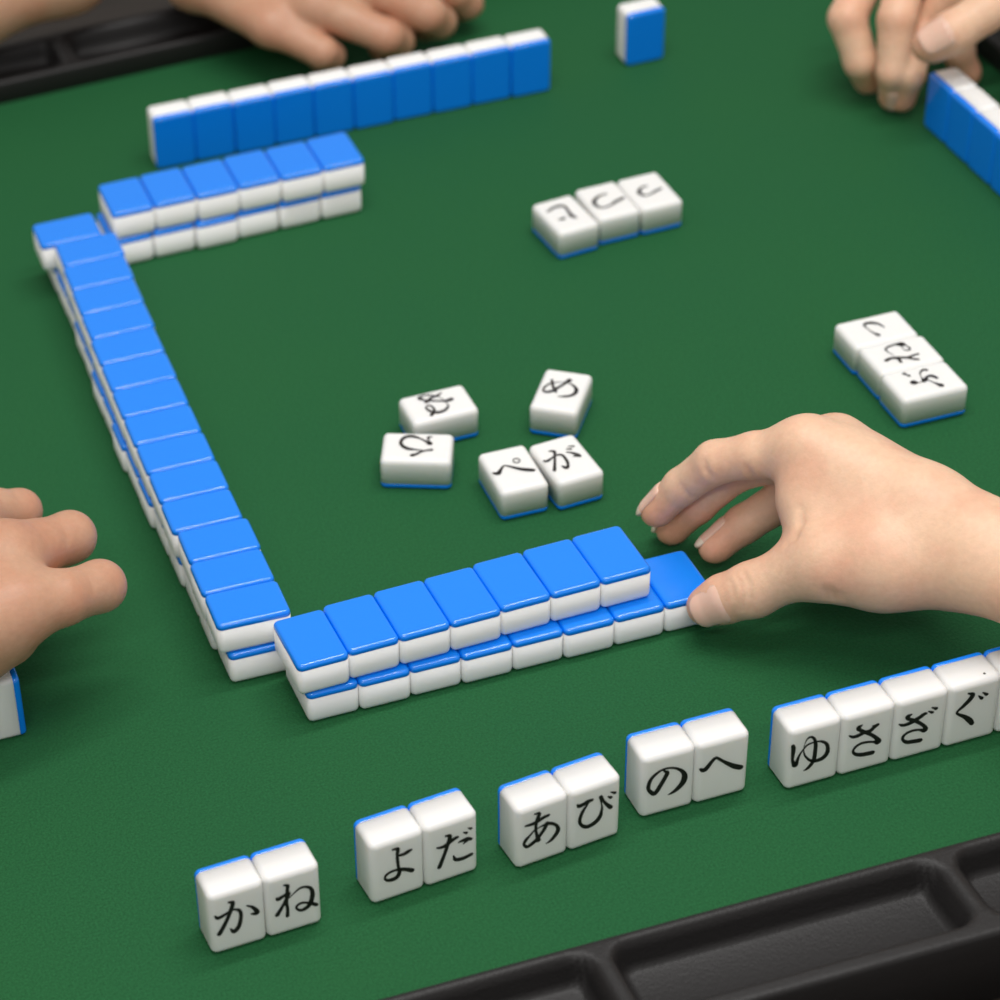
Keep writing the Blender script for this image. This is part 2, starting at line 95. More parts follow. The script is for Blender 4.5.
def skin(name, base, red):
    m, n, l, b = mat(name, base, .46, .42, .22, (1, .36, .2), .004)
    t = obj_noise(n, l, 45, 3, .5); x = mixcol(n, l, ramp(n, l, t.outputs['Fac'], .42, .68), base, red)
    t2 = obj_noise(n, l, 340, 4, .6)
    x2 = n.new('ShaderNodeMix'); x2.data_type = 'RGBA'; x2.blend_type = 'MULTIPLY'; x2.inputs['Factor'].default_value = 1
    g = mixcol(n, l, ramp(n, l, t2.outputs['Fac'], .3, .7), (.95, .94, .93), (1.04, 1.04, 1.04))
    at = n.new('ShaderNodeAttribute'); at.attribute_name = 'flush'; x3 = n.new('ShaderNodeMix'); x3.data_type = 'RGBA'
    l.new(at.outputs['Fac'], x3.inputs['Factor']); l.new(x.outputs['Result'], x3.inputs['A']); x3.inputs['B'].default_value = (base[0]*.92, base[1]*.66, base[2]*.62, 1)
    l.new(x3.outputs['Result'], x2.inputs['A']); l.new(g.outputs['Result'], x2.inputs['B'])
    l.new(x2.outputs['Result'], b.inputs['Base Color'])
    v = n.new('ShaderNodeTexVoronoi'); v.inputs['Scale'].default_value = 900
    tc = n.new('ShaderNodeTexCoord'); l.new(tc.outputs['Object'], v.inputs['Vector'])
    k = bump(n, l, b, v, .12, .0003, 'Distance'); bump(n, l, b, t2, .22, .0006, prev=k)
    return m
M_SKIN = skin('fair_skin', (.80, .53, .36), (.76, .44, .295))
M_SKIN2 = skin('tanned_shaded_skin', (.56, .325, .21), (.54, .275, .17))  # darker skin colour, part of it standing in for shade on the far arm
M_NAIL, n, l, b = mat('fingernail', (.81, .52, .40), .22, .5, .2, (1, .4, .3), .002)
M_TIP, n, l, b = mat('fingernail_free_edge', (.84, .70, .55), .25, .5)

# ------------------------------------------------------------------ mesh helpers
def link(name, me, m, parent=None, smooth=True):
    if smooth:
        for p in me.polygons: p.use_smooth = True
    if m is not None: me.materials.append(m)
    o = bpy.data.objects.new(name, me); COL.objects.link(o)
    if parent is not None: o.parent = parent
    return o
def mesh(name, verts, faces):
    me = bpy.data.meshes.new(name)
    me.from_pydata([(v[0]*S, v[1]*S, v[2]*S) for v in verts], [], faces); me.update(); return me
def tag(o, label, cat, group=None, kind=None):
    if label: o['label'] = label
    if cat: o['category'] = cat
    if group: o['group'] = group
    if kind: o['kind'] = kind
def rrect(hw, hl, r, seg=6):
    pts = []
    for cx, cy, a0 in ((hw-r, hl-r, 0), (-(hw-r), hl-r, 90), (-(hw-r), -(hl-r), 180), (hw-r, -(hl-r), 270)):
        for i in range(seg+1):
            a = math.radians(a0 + 90*i/seg); pts.append((cx + r*math.cos(a), cy + r*math.sin(a)))
    return pts
W, L, T, TB = 21.1, 30.2, 15.4, 2.7
RV = 2.4
def loft(prof, hw, hl):
    """prof: list of (inset, z); closed both ends"""
    V, F = [], []; N = 4*7
    for ins, z in prof:
        V += [(x, y, z) for x, y in rrect(hw-ins, hl-ins, max(RV-ins, .35))]
    for k in range(len(prof)-1):
        for i in range(N):
            j = (i+1) % N
            F.append((k*N+i, k*N+j, (k+1)*N+j, (k+1)*N+i))
    F.append(tuple(reversed(range(N)))); F.append(tuple(range((len(prof)-1)*N, len(prof)*N)))
    return V, F
def arc(r, z, n=6):      # rounded upper rim ending at height z
    return [(r*(1-math.cos(math.radians(90*i/n))), z - r + r*math.sin(math.radians(90*i/n))) for i in range(n+1)]
rw, rb = 2.6, 1.7
wp = [(0.0, TB)] + arc(rw, T)
bp = [(i, TB-(z-0)) for i, z in reversed(arc(rb, TB))] + [(0.0, TB-.18), (.14, TB)]
ME_WHITE = mesh('tile_block', *loft(wp, W/2, L/2))
ME_BLUE = mesh('tile_back', *loft(bp, W/2, L/2))
for me, m in ((ME_WHITE, M_WHITE), (ME_BLUE, M_BLUE)):
    me.materials.append(m)
    for p in me.polygons: p.use_smooth = len(p.vertices) == 4
def catmull(st):
    P = [np.array(p, float) for p in st]
    if len(P) == 2: P = [P[0], (P[0]+P[1])/2, P[1]]
    Q = [2*P[0]-P[1]] + P + [2*P[-1]-P[-2]]; out = []
    for i in range(1, len(Q)-2):
        for k in range(8):
            t = k/8; a, b_, c, d = Q[i-1:i+3]
            out.append(.5*((2*b_) + (-a+c)*t + (2*a-5*b_+4*c-d)*t*t + (-a+3*b_-3*c+d)*t**3))
    out.append(P[-1]); return out
def glyph_mesh(name, extra=None):
    V, F = [], []; z = T + .03
    for si, st in enumerate(GLYPH[name]):
        pts = catmull(st); zz = z + .004*si; base = len(V)
        for i, p in enumerate(pts):
            a = pts[max(i-1, 0)]; c = pts[min(i+1, len(pts)-1)]
            d = (c-a)[:2]; d = d/(np.linalg.norm(d)+1e-9); nn = np.array([-d[1], d[0]]); h = max(p[2], .1)*1.13
            V += [(p[0]+nn[0]*h, p[1]+nn[1]*h, zz), (p[0]-nn[0]*h, p[1]-nn[1]*h, zz)]
        for i in range(len(pts)-1):
            o = base+2*i; F.append((o, o+1, o+3, o+2))
        for p in (pts[0], pts[-1]):
            o = len(V); h = max(p[2], .1)*1.13
            V += [(p[0]+h*math.cos(k*math.pi/6), p[1]+h*math.sin(k*math.pi/6), zz+.002) for k in range(12)]
            F.append(tuple(range(o, o+12)))
    me = mesh(name, V, F)
    bm = bmesh.new(); bm.from_mesh(me)
    for f in bm.faces:
        f.normal_update()
        if f.normal.z < 0: f.normal_flip()
    bm.to_mesh(me); bm.free(); return me

# ------------------------------------------------------------------ tiles
TILES = []
# prototype: one tile with its parts, every other tile copies it part by part
def tile_root(loc, rot, label, group):
    if not TILES:
        r = bpy.data.objects.new('mahjong_tile', None); COL.objects.link(r); r.empty_display_size = .01
        for nm, me in (('face_block', ME_WHITE), ('back_layer', ME_BLUE)):
            o = bpy.data.objects.new(nm, me); COL.objects.link(o); o.parent = r
        tile_root.proto = r
    else:
        r = tile_root.proto.copy(); COL.objects.link(r)
        for ch in tile_root.parts:
            c = ch.copy(); COL.objects.link(c); c.parent = r
    if not TILES: tile_root.parts = [o for o in COL.objects if o.parent == r]
    r.location = Vector(loc)*S; r.rotation_euler = rot
    for k in ('label', 'category', 'group'):
        if k in r: del r[k]
    tag(r, label, 'mahjong tile', group); TILES.append(r); return r
def character(r, name):
    o = link('character', glyph_mesh(name), M_INK, r, smooth=False)
    return o
def back_up(x, y, z, a, long_x, label, group):
    """lying face down, blue back on top; x,y = front-left corner of its footprint"""
    c, s = math.cos(a), math.sin(a); w, h = (L, W) if long_x else (W, L)
    cx, cy = x + w/2*c - h/2*s, y + w/2*s + h/2*c
    e = Euler((math.pi, 0, a + (math.pi/2 if long_x else 0)))
    return tile_root((cx, cy, z + T), e, label, group)
def face_up(x, y, a, label, group):
    return tile_root((x, y, .02), Euler((0, 0, a)), label, group)
def upright(x, y, a, label, group):
    """standing on a short side; x,y = middle of the blue back at the table; face looks along -y'"""
    return tile_root((x, y, L/2+.02), Euler((math.pi/2, 0, a)), label, group)
def up_back(x, y, a, label, group):
    """standing, blue back towards -y'; x,y = front-left ground corner"""
    c, s = math.cos(a), math.sin(a)
    return tile_root((x + W/2*c, y + W/2*s, L/2+.02), Euler((math.pi/2, 0, a + math.pi)), label, group)
def up_side(x, y, flip, a, label, group):
    """standing with the blue back in the plane x; y = nearest end"""
    return tile_root((x, y + W/2, L/2+.02), Euler((math.pi/2, 0, (math.pi/2 if flip else -math.pi/2) + a)), label, group)
TILE_PLAN = [
 ('upright', -61.38, -83.75, 0, 0.0168, 'white standing tile marked with a three-stroke character with a tick at its upper right', 'lettered tiles standing along the near edge', 'ka'),
 ('upright', -40.23, -83.39, 0, 0.0168, 'white standing tile marked with a looped character ending in a curl at lower right', 'lettered tiles standing along the near edge', 'ne'),
 ('upright', -0.43, -81.96, 0, 0.0561, 'white standing tile marked with a tall character with a loop at lower left', 'lettered tiles standing along the near edge', 'yo'),
 ('upright', 20.70, -80.98, 0, 0.0561, 'white standing tile marked with a slanting cross, short bars and two small dashes', 'lettered tiles standing along the near edge', 'da'),
 ('upright', 53.98, -85.01, 0, 0.0689, 'white standing tile marked with a crossed round brush character', 'lettered tiles standing along the near edge', 'a'),
 ('upright', 75.09, -83.76, 0, 0.0689, 'white standing tile marked with a U-shaped character with two small dashes', 'lettered tiles standing along the near edge', 'bi'),
 ('upright', 107.70, -79.09, 0, -0.0248, 'white standing tile marked with a single swirling oval character', 'lettered tiles standing along the near edge', 'no'),
 ('upright', 128.83, -79.82, 0, -0.0248, 'white standing tile marked with one low hill-shaped stroke', 'lettered tiles standing along the near edge', 'he'),
 ('upright', 162.30, -85.91, 0, -0.0193, 'white standing tile marked with a fish-like character crossed by an upright', 'lettered tiles standing along the near edge', 'yu'),
 ('upright', 183.44, -86.53, 0, -0.0193, 'white standing tile marked with a crossed bar over an open curl, no dashes', 'lettered tiles standing along the near edge', 'sa'),
 ('upright', 204.58, -87.15, 0, -0.0193, 'white standing tile marked with a crossed bar over an open curl with two dashes', 'lettered tiles standing along the near edge', 'za'),
 ('upright', 225.72, -87.77, 0, -0.0193, 'white standing tile marked with an angle bracket with two dashes and a stray dot above', 'lettered tiles standing along the near edge', 'gu'),
 ('upright', 246.87, -88.39, 0, -0.0193, 'white standing tile cut off by the right edge, fifth of the near right run', 'lettered tiles standing along the near edge', None),
 ('face_up', 124.40, 156.27, 0, 1.5239, 'white face-up tile with a sideways looped character, partly behind another white tile', 'loose lettered tiles in the middle of the mat', 'nu'),
 ('face_up', 103.81, 131.04, 0, 1.1013, 'white face-up tile with a sideways horseshoe-shaped character, frontmost of the left pair', 'loose lettered tiles in the middle of the mat', 'hi'),
 ('face_up', 176.50, 143.11, 0, -0.6813, 'white face-up tile lying alone and slanted, marked with an open round character', 'loose lettered tiles in the middle of the mat', 'me'),
 ('face_up', 134.44, 100.55, 0, -0.0719, 'white face-up tile with a hill-shaped stroke and a small circle', 'loose lettered tiles in the middle of the mat', 'pe'),
 ('face_up', 157.53, 97.91, 0, 0.0126, 'white face-up tile with a pronged character, touching the small-circle tile', 'loose lettered tiles in the middle of the mat', 'ga'),
 ('face_up', 239.24, 272.33, 0, 0.0328, 'white face-up tile with a bent stroke and dot, left end of the far trio', 'three revealed tiles on the far side of the mat', 'be'),
 ('face_up', 262.17, 274.81, 0, -0.0272, 'white face-up tile with a cup-shaped stroke, middle of the far trio', 'three revealed tiles on the far side of the mat', 'tsu'),
 ('face_up', 283.80, 273.92, 0, -0.0272, 'white face-up tile with a smaller cup-shaped stroke, right end of the far trio', 'three revealed tiles on the far side of the mat', 'small_tsu'),
 ('face_up', 319.35, 127.52, 0, 1.5198, 'white face-up tile with one hooked curve, farthest of the column above the reaching hand', 'three revealed tiles on the right side of the mat', 'ku'),
 ('face_up', 319.27, 106.35, 0, 1.5198, 'white face-up tile with a crossed character, middle of the column above the reaching hand', 'three revealed tiles on the right side of the mat', 'wa'),
 ('face_up', 317.80, 85.24, 0, 1.5198, 'white face-up tile with curls and dots, nearest of the column above the reaching hand', 'three revealed tiles on the right side of the mat', 'fu'),
 ('back', 0.41, 0.82, 1, -0.0152, 'blue-backed tile, near wall upper layer, corner tile against the left wall', 'stacked wall of blue-backed tiles nearest the camera', None),
 ('back', 21.58, 1.84, 1, -0.0166, 'blue-backed tile, near wall upper layer, second tile from the left', 'stacked wall of blue-backed tiles nearest the camera', None),
 ('back', 42.75, 1.78, 1, -0.0187, 'blue-backed tile, near wall upper layer, third tile from the left', 'stacked wall of blue-backed tiles nearest the camera', None),
 ('back', 63.92, 1.53, 1, -0.0176, 'blue-backed tile, near wall upper layer, fourth tile from the left', 'stacked wall of blue-backed tiles nearest the camera', None),
 ('back', 85.09, 2.15, 1, -0.0135, 'blue-backed tile, near wall upper layer, fifth tile from the left', 'stacked wall of blue-backed tiles nearest the camera', None),
 ('back', 106.26, 2.09, 1, -0.0197, 'blue-backed tile, near wall upper layer, sixth tile from the left', 'stacked wall of blue-backed tiles nearest the camera', None),
 ('back', 127.43, 1.94, 1, -0.0196, 'blue-backed tile, near wall upper layer, right end tile', 'stacked wall of blue-backed tiles nearest the camera', None),
 ('back', 3.53, 0.87, 0, -0.0416, 'blue-backed tile, near wall lower layer, left end', 'stacked wall of blue-backed tiles nearest the camera', None),
 ('back', 24.67, -0.34, 0, -0.0416, 'blue-backed tile, near wall lower layer, second from the left', 'stacked wall of blue-backed tiles nearest the camera', None),
 ('back', 45.85, -0.57, 0, -0.0416, 'blue-backed tile, near wall lower layer, third from the left', 'stacked wall of blue-backed tiles nearest the camera', None),
 ('back', 66.98, -1.87, 0, -0.0416, 'blue-backed tile, near wall lower layer, fourth from the left', 'stacked wall of blue-backed tiles nearest the camera', None),
 ('back', 88.15, -2.50, 0, -0.0416, 'blue-backed tile, near wall lower layer, fifth from the left', 'stacked wall of blue-backed tiles nearest the camera', None),
 ('back', 109.28, -3.90, 0, -0.0416, 'blue-backed tile, near wall lower layer, sixth from the left', 'stacked wall of blue-backed tiles nearest the camera', None),
 ('back', 130.45, -4.33, 0, -0.0416, 'blue-backed tile, near wall lower layer, seventh from the left', 'stacked wall of blue-backed tiles nearest the camera', None),
 ('back', 151.68, -5.02, 0, -0.0416, 'blue-backed tile under the thumb of the reaching hand, nothing stacked on it', 'stacked wall of blue-backed tiles nearest the camera', None),
 ('back_long', -19.99, 35.80, 1, -0.0765, 'blue-backed tile, left wall upper layer, nearest end', 'long stacked wall of blue-backed tiles on the left', None),
 ('back_long', -16.55, 34.30, 0, -0.0613, 'blue-backed tile, left wall lower layer, nearest end', 'long stacked wall of blue-backed tiles on the left', None),
 ('back_long', -18.75, 57.01, 1, -0.0694, 'blue-backed tile, left wall upper layer, second from the near end', 'long stacked wall of blue-backed tiles on the left', None),
 ('back_long', -16.99, 55.60, 0, -0.0646, 'blue-backed tile, left wall lower layer, second from the near end', 'long stacked wall of blue-backed tiles on the left', None),
 ('back_long', -16.78, 78.16, 1, -0.0704, 'blue-backed tile, left wall upper layer, third from the near end', 'long stacked wall of blue-backed tiles on the left', None),
 ('back_long', -15.48, 76.79, 0, -0.0616, 'blue-backed tile, left wall lower layer, third from the near end', 'long stacked wall of blue-backed tiles on the left', None),
 ('back_long', -16.86, 99.46, 1, -0.0706, 'blue-backed tile, left wall upper layer, fourth from the near end', 'long stacked wall of blue-backed tiles on the left', None),
 ('back_long', -15.41, 98.07, 0, -0.0655, 'blue-backed tile, left wall lower layer, fourth from the near end', 'long stacked wall of blue-backed tiles on the left', None),
 ('back_long', -15.20, 120.64, 1, -0.0707, 'blue-backed tile, left wall upper layer, fifth from the near end', 'long stacked wall of blue-backed tiles on the left', None),
 ('back_long', -14.22, 119.27, 0, -0.0570, 'blue-backed tile, left wall lower layer, fifth from the near end', 'long stacked wall of blue-backed tiles on the left', None),
 ('back_long', -13.95, 141.84, 1, -0.0767, 'blue-backed tile, left wall upper layer, sixth from the near end', 'long stacked wall of blue-backed tiles on the left', None),
 ('back_long', -14.66, 140.58, 0, -0.0577, 'blue-backed tile, left wall lower layer, sixth from the near end', 'long stacked wall of blue-backed tiles on the left', None),
 ('back_long', -12.59, 163.04, 1, -0.0756, 'blue-backed tile, left wall upper layer, seventh from the near end', 'long stacked wall of blue-backed tiles on the left', None),
 ('back_long', -13.16, 161.77, 0, -0.0609, 'blue-backed tile, left wall lower layer, seventh from the near end', 'long stacked wall of blue-backed tiles on the left', None),
 ('back_long', -11.05, 184.22, 1, -0.0724, 'blue-backed tile, left wall upper layer, eighth from the near end', 'long stacked wall of blue-backed tiles on the left', None),
 ('back_long', -13.10, 183.04, 0, -0.0634, 'blue-backed tile, left wall lower layer, eighth from the near end', 'long stacked wall of blue-backed tiles on the left', None),
 ('back_long', -9.28, 205.39, 1, -0.0714, 'blue-backed tile, left wall upper layer, ninth from the near end', 'long stacked wall of blue-backed tiles on the left', None),
 ('back_long', -10.35, 204.16, 0, -0.0573, 'blue-backed tile, left wall lower layer, ninth from the near end', 'long stacked wall of blue-backed tiles on the left', None),
 ('back_long', -7.73, 226.57, 1, -0.0701, 'blue-backed tile, left wall upper layer, tenth from the near end', 'long stacked wall of blue-backed tiles on the left', None),
 ('back_long', -9.13, 225.36, 0, -0.0606, 'blue-backed tile, left wall lower layer, tenth from the near end', 'long stacked wall of blue-backed tiles on the left', None),
 ('back_long', -5.45, 247.70, 1, -0.0699, 'blue-backed tile, left wall upper layer, eleventh from the near end', 'long stacked wall of blue-backed tiles on the left', None),
 ('back_long', -5.95, 246.45, 0, -0.0575, 'blue-backed tile, left wall lower layer, eleventh from the near end', 'long stacked wall of blue-backed tiles on the left', None),
 ('back_long', -3.69, 268.87, 1, -0.0778, 'blue-backed tile, left wall upper layer, twelfth from the near end', 'long stacked wall of blue-backed tiles on the left', None),
 ('back_long', -4.21, 267.62, 0, -0.0579, 'blue-backed tile, left wall lower layer, twelfth from the near end', 'long stacked wall of blue-backed tiles on the left', None),
 ('back_long', -1.52, 290.01, 1, -0.0726, 'blue-backed tile, left wall upper layer, thirteenth from the near end', 'long stacked wall of blue-backed tiles on the left', None),
 ('back_long', -1.34, 288.72, 0, -0.0613, 'blue-backed tile, left wall lower layer, thirteenth from the near end', 'long stacked wall of blue-backed tiles on the left', None),
 ('back_long', 0.86, 311.13, 1, -0.0720, 'blue-backed tile, left wall upper layer, fourteenth from the near end', 'long stacked wall of blue-backed tiles on the left', None),
 ('back_long', -0.11, 309.93, 0, -0.0622, 'blue-backed tile, left wall lower layer, fourteenth from the near end', 'long stacked wall of blue-backed tiles on the left', None),
 ('back_long', -4.00, 332.30, 1, -0.0600, 'blue-backed tile jutting out left at the far end of the left wall, upper layer', 'long stacked wall of blue-backed tiles on the left', None),
 ('back_long', 1.30, 332.90, 0, -0.0600, 'blue-backed tile at the far end of the left wall, lower layer, mostly covered', 'long stacked wall of blue-backed tiles on the left', None),
 ('back', 35.71, 343.94, 1, -0.0547, 'blue-backed tile, far wall upper layer, left end', 'short stacked wall of blue-backed tiles on the far side', None),
 ('back', 33.58, 343.63, 0, -0.0374, 'blue-backed tile, far wall lower layer, left end', 'short stacked wall of blue-backed tiles on the far side', None),
 ('back', 57.11, 343.33, 1, -0.0547, 'blue-backed tile, far wall upper layer, second from the left', 'short stacked wall of blue-backed tiles on the far side', None),
 ('back', 55.08, 343.08, 0, -0.0374, 'blue-backed tile, far wall lower layer, second from the left', 'short stacked wall of blue-backed tiles on the far side', None),
 ('back', 78.44, 341.51, 1, -0.0547, 'blue-backed tile, far wall upper layer, third from the left', 'short stacked wall of blue-backed tiles on the far side', None),
 ('back', 76.50, 340.73, 0, -0.0374, 'blue-backed tile, far wall lower layer, third from the left', 'short stacked wall of blue-backed tiles on the far side', None),
 ('back', 99.84, 340.98, 1, -0.0547, 'blue-backed tile, far wall upper layer, fourth from the left', 'short stacked wall of blue-backed tiles on the far side', None),
 ('back', 98.04, 341.29, 0, -0.0374, 'blue-backed tile, far wall lower layer, fourth from the left', 'short stacked wall of blue-backed tiles on the far side', None),
 ('back', 121.18, 339.16, 1, -0.0547, 'blue-backed tile, far wall upper layer, fifth from the left', 'short stacked wall of blue-backed tiles on the far side', None),
 ('back', 119.52, 340.25, 0, -0.0374, 'blue-backed tile, far wall lower layer, fifth from the left', 'short stacked wall of blue-backed tiles on the far side', None),
 ('back', 142.56, 338.35, 1, -0.0547, 'blue-backed tile, far wall upper layer, right end', 'short stacked wall of blue-backed tiles on the far side', None),
 ('back', 141.01, 339.60, 0, -0.0374, 'blue-backed tile, far wall lower layer, right end', 'short stacked wall of blue-backed tiles on the far side', None),
 ('up_back', 82.60, 422.46, 0, -0.0812, 'standing far-row tile, blue back to the camera, left end', 'standing row in front of the opposite player', None),
 ('up_back', 103.77, 421.14, 0, -0.0812, 'standing far-row tile, blue back to the camera, second from the left', 'standing row in front of the opposite player', None),
 ('up_back', 124.84, 418.73, 0, -0.0812, 'standing far-row tile, blue back to the camera, third from the left', 'standing row in front of the opposite player', None),
 ('up_back', 146.01, 417.51, 0, -0.0812, 'standing far-row tile, blue back to the camera, fourth from the left', 'standing row in front of the opposite player', None),
 ('up_back', 167.13, 415.58, 0, -0.0812, 'standing far-row tile, blue back to the camera, fifth from the left', 'standing row in front of the opposite player', None),
 ('up_back', 188.22, 413.47, 0, -0.0812, 'standing far-row tile, blue back to the camera, sixth from the left', 'standing row in front of the opposite player', None),
 ('up_back', 209.41, 412.45, 0, -0.0812, 'standing far-row tile, blue back to the camera, seventh from the left', 'standing row in front of the opposite player', None),
 ('up_back', 230.52, 410.43, 0, -0.0812, 'standing far-row tile, blue back to the camera, eighth from the left', 'standing row in front of the opposite player', None),
 ('up_back', 251.68, 409.12, 0, -0.0812, 'standing far-row tile, blue back to the camera, ninth from the left', 'standing row in front of the opposite player', None),
 ('up_back', 272.76, 406.80, 0, -0.0812, 'standing far-row tile, blue back to the camera, right end', 'standing row in front of the opposite player', None),
 ('up_back', 338.90, 409.60, 0, -0.0450, 'lone standing tile with its blue back to the camera, apart from the far row', None, None),
 ('side_plus', 440.10, 269.90, 0, -0.0350, 'standing blue-backed tile in the right-hand row, far end held by the fingers', 'standing row in front of the right-hand player', None),
 ('side_plus', 439.15, 248.70, 0, -0.0350, 'standing blue-backed tile in the right-hand row, second from the held end', 'standing row in front of the right-hand player', None),
 ('side_plus', 438.19, 227.50, 0, -0.0350, 'standing blue-backed tile in the right-hand row, third from the held end', 'standing row in front of the right-hand player', None),
 ('side_plus', 437.24, 206.30, 0, -0.0350, 'standing blue-backed tile in the right-hand row, fourth from the held end', 'standing row in front of the right-hand player', None),
 ('side_plus', 436.28, 185.10, 0, -0.0350, 'standing blue-backed tile in the right-hand row, fifth from the held end', 'standing row in front of the right-hand player', None),
 ('side_plus', 435.33, 163.90, 0, -0.0350, 'standing blue-backed tile in the right-hand row, sixth from the held end', 'standing row in front of the right-hand player', None),
 ('side_minus', -100.20, 38.20, 0, -0.0500, 'white standing tile below the left fist, blue back turned to the walls', None, None),
]
for kind, x, y, layer, a, label, group, char in TILE_PLAN:
    if kind == 'back': r = back_up(x, y, .02 + layer*(T+.04), a, False, label, group)
    elif kind == 'back_long': r = back_up(x, y, .02 + layer*(T+.04), a, True, label, group)
    elif kind == 'upright': r = upright(x, y, a, label, group)
    elif kind == 'face_up': r = face_up(x, y, a, label, group)
    elif kind == 'up_back': r = up_back(x, y, a, label, group)
    else: r = up_side(x, y, kind == 'side_plus', a, label, group)
    if char: character(r, char)
    if char == 'gu':
        bm = bmesh.new(); bmesh.ops.create_circle(bm, cap_ends=True, segments=12, radius=.5*S)
        me = bpy.data.meshes.new('speck'); bm.to_mesh(me); bm.free()
        o = link('ink_dot', me, M_INK, r, smooth=False)      # stray dot on the top side of the tile
        o.location = (4.6*S, (L/2+.03)*S, (T-3.2)*S); o.rotation_euler = (-math.pi/2, 0, 0)

# ------------------------------------------------------------------ table
TA_, TCX, TCY, TH = -.034, 157.0, 183.2, 338.6
table = bpy.data.objects.new('mahjong_board', None); COL.objects.link(table)
table.location = Vector((TCX, TCY, 0))*S; table.rotation_euler = (0, 0, TA_)
tag(table, 'square green game mat in a black frame with moulded trays', 'game board')
e = TH + 1
felt = mesh('playing_surface', [(-e, -e, 0), (e, -e, 0), (e, e, 0), (-e, e, 0), (-e, -e, -12), (e, -e, -12), (e, e, -12), (-e, e, -12)],
            [(0, 1, 2, 3), (7, 6, 5, 4), (0, 4, 5, 1), (1, 5, 6, 2), (2, 6, 7, 3), (3, 7, 4, 0)])
link('playing_surface', felt, M_FELT, table, smooth=False)
FW, RIM = 43.0, 13.0
def tray_mesh(phase):
    """one side of the frame, lying along x, inner lip at y=0, outwards = -y; mitred ends"""
    xs = np.arange(-TH-FW, TH+FW+.1, 2.0); ys = np.concatenate([[0, .35, .9, 1.7], np.arange(3.0, 41.2, 1.3), [41.6, 42.3, 42.75, 43.0]])
    V, F = [], []
    cells = []; pitch = 128.5
    for k in range(-4, 5): cells.append((k*pitch + phase + 3.9, k*pitch + phase + pitch - 3.9))
    for y in ys:
        for x in xs:
            lim = TH + y
            X = max(-lim, min(lim, x))
            edge = min(y, 43-y); z = RIM
            if edge < 2.0: z -= 2.0 - math.sqrt(max(0, 4 - (2-edge)**2))
            for a_, b_ in cells:
                if abs(a_) > TH+10 and abs(b_) > TH+10: continue
                a2, b2 = max(a_, -TH-2), min(b_, TH+2)
                if b2-a2 < 34: continue
                cx, hx = (a2+b2)/2, (b2-a2)/2; hy = 15.6; cy = 20.2
                qx, qy = abs(X-cx)-hx+7, abs(y-cy)-hy+7
                dd = math.hypot(max(qx, 0), max(qy, 0)) + min(max(qx, qy), 0) - 7
                if dd < 1.2:
                    t_ = min(1, max(0, (1.2-dd)/5.0)); t_ = t_*t_*(3-2*t_)
                    floor = 9.5 + 3.2*math.sqrt(max(0, 1-((y-cy)/(hy+1))**2)) 
                    z -= floor*t_
            V.append((X, -y, z))
    nx = len(xs); ny = len(ys)
    for j in range(ny-1):
        for i in range(nx-1):
            F.append((j*nx+i+nx, j*nx+i+nx+1, j*nx+i+1, j*nx+i))
    # inner wall, outer wall, underside
    o = len(V); V += [(x_, 0, -12) for x_ in (max(-TH, min(TH, x)) for x in xs)]
    for i in range(nx-1): F.append((i, i+1, o+i+1, o+i))
    o2 = len(V); V += [(x, -43, -21.9) for x in xs]
    for i in range(nx-1): F.append(((ny-1)*nx+i+1, (ny-1)*nx+i, o2+i, o2+i+1))
    for i in range(nx-1): F.append((o+i, o+i+1, o2+i+1, o2+i))
    return mesh('tray_rail', V, F)
for i, ang in enumerate((0, 90, 180, 270)):
    if i != 1 and i != 3: me_tray = tray_mesh((32.5, 0, 97.9)[i])
    o = link('tray_rail', me_tray if i in (0, 2) else tray_mesh(0.0), M_FRAME, table)
    r = math.radians(ang); o.rotation_euler = (0, 0, r)
    o.location = Vector((math.sin(r)*TH, -math.cos(r)*TH, 0))*S
def box(x0, x1, y0, y1, z0, z1):
    V = [(x, y, z) for z in (z0, z1) for x, y in ((x0, y0), (x1, y0), (x1, y1), (x0, y1))]
    return V, [(3, 2, 1, 0), (4, 5, 6, 7), (0, 1, 5, 4), (1, 2, 6, 5), (2, 3, 7, 6), (3, 0, 4, 7)]
link('base_board', mesh('base_board', *box(-377, 377, -377, 377, -21.9, -12.2)), M_FRAME, table, smooth=False)
desk = bpy.data.objects.new('wooden_table', None); COL.objects.link(desk)
desk.location = table.location; desk.rotation_euler = table.rotation_euler
tag(desk, 'dark brown wooden table under the game board', 'table')
def bevel_box(name, dims, r, m, parent):
    me = mesh(name, *box(*dims)); bm = bmesh.new(); bm.from_mesh(me)
    bmesh.ops.bevel(bm, geom=bm.edges[:], offset=r*S, segments=3, affect='EDGES', profile=.5); bm.to_mesh(me); bm.free()
    return link(name, me, m, parent, smooth=False)
bevel_box('tabletop', (-435, 435, -435, 435, -50, -22), 3, M_WOOD, desk)
for sx in (-1, 1):
    for sy in (-1, 1):
        x, y = sx*385, sy*385
        bevel_box('leg', (x-28, x+28, y-28, y+28, -719.5, -50), 3, M_WOOD, desk)
floor = link('floor', mesh('floor', *box(-2200, 2600, -2000, 2600, -740, -720)), M_WOOD, smooth=False)
tag(floor, 'dark brown wooden floor below the table', 'floor', kind='structure')

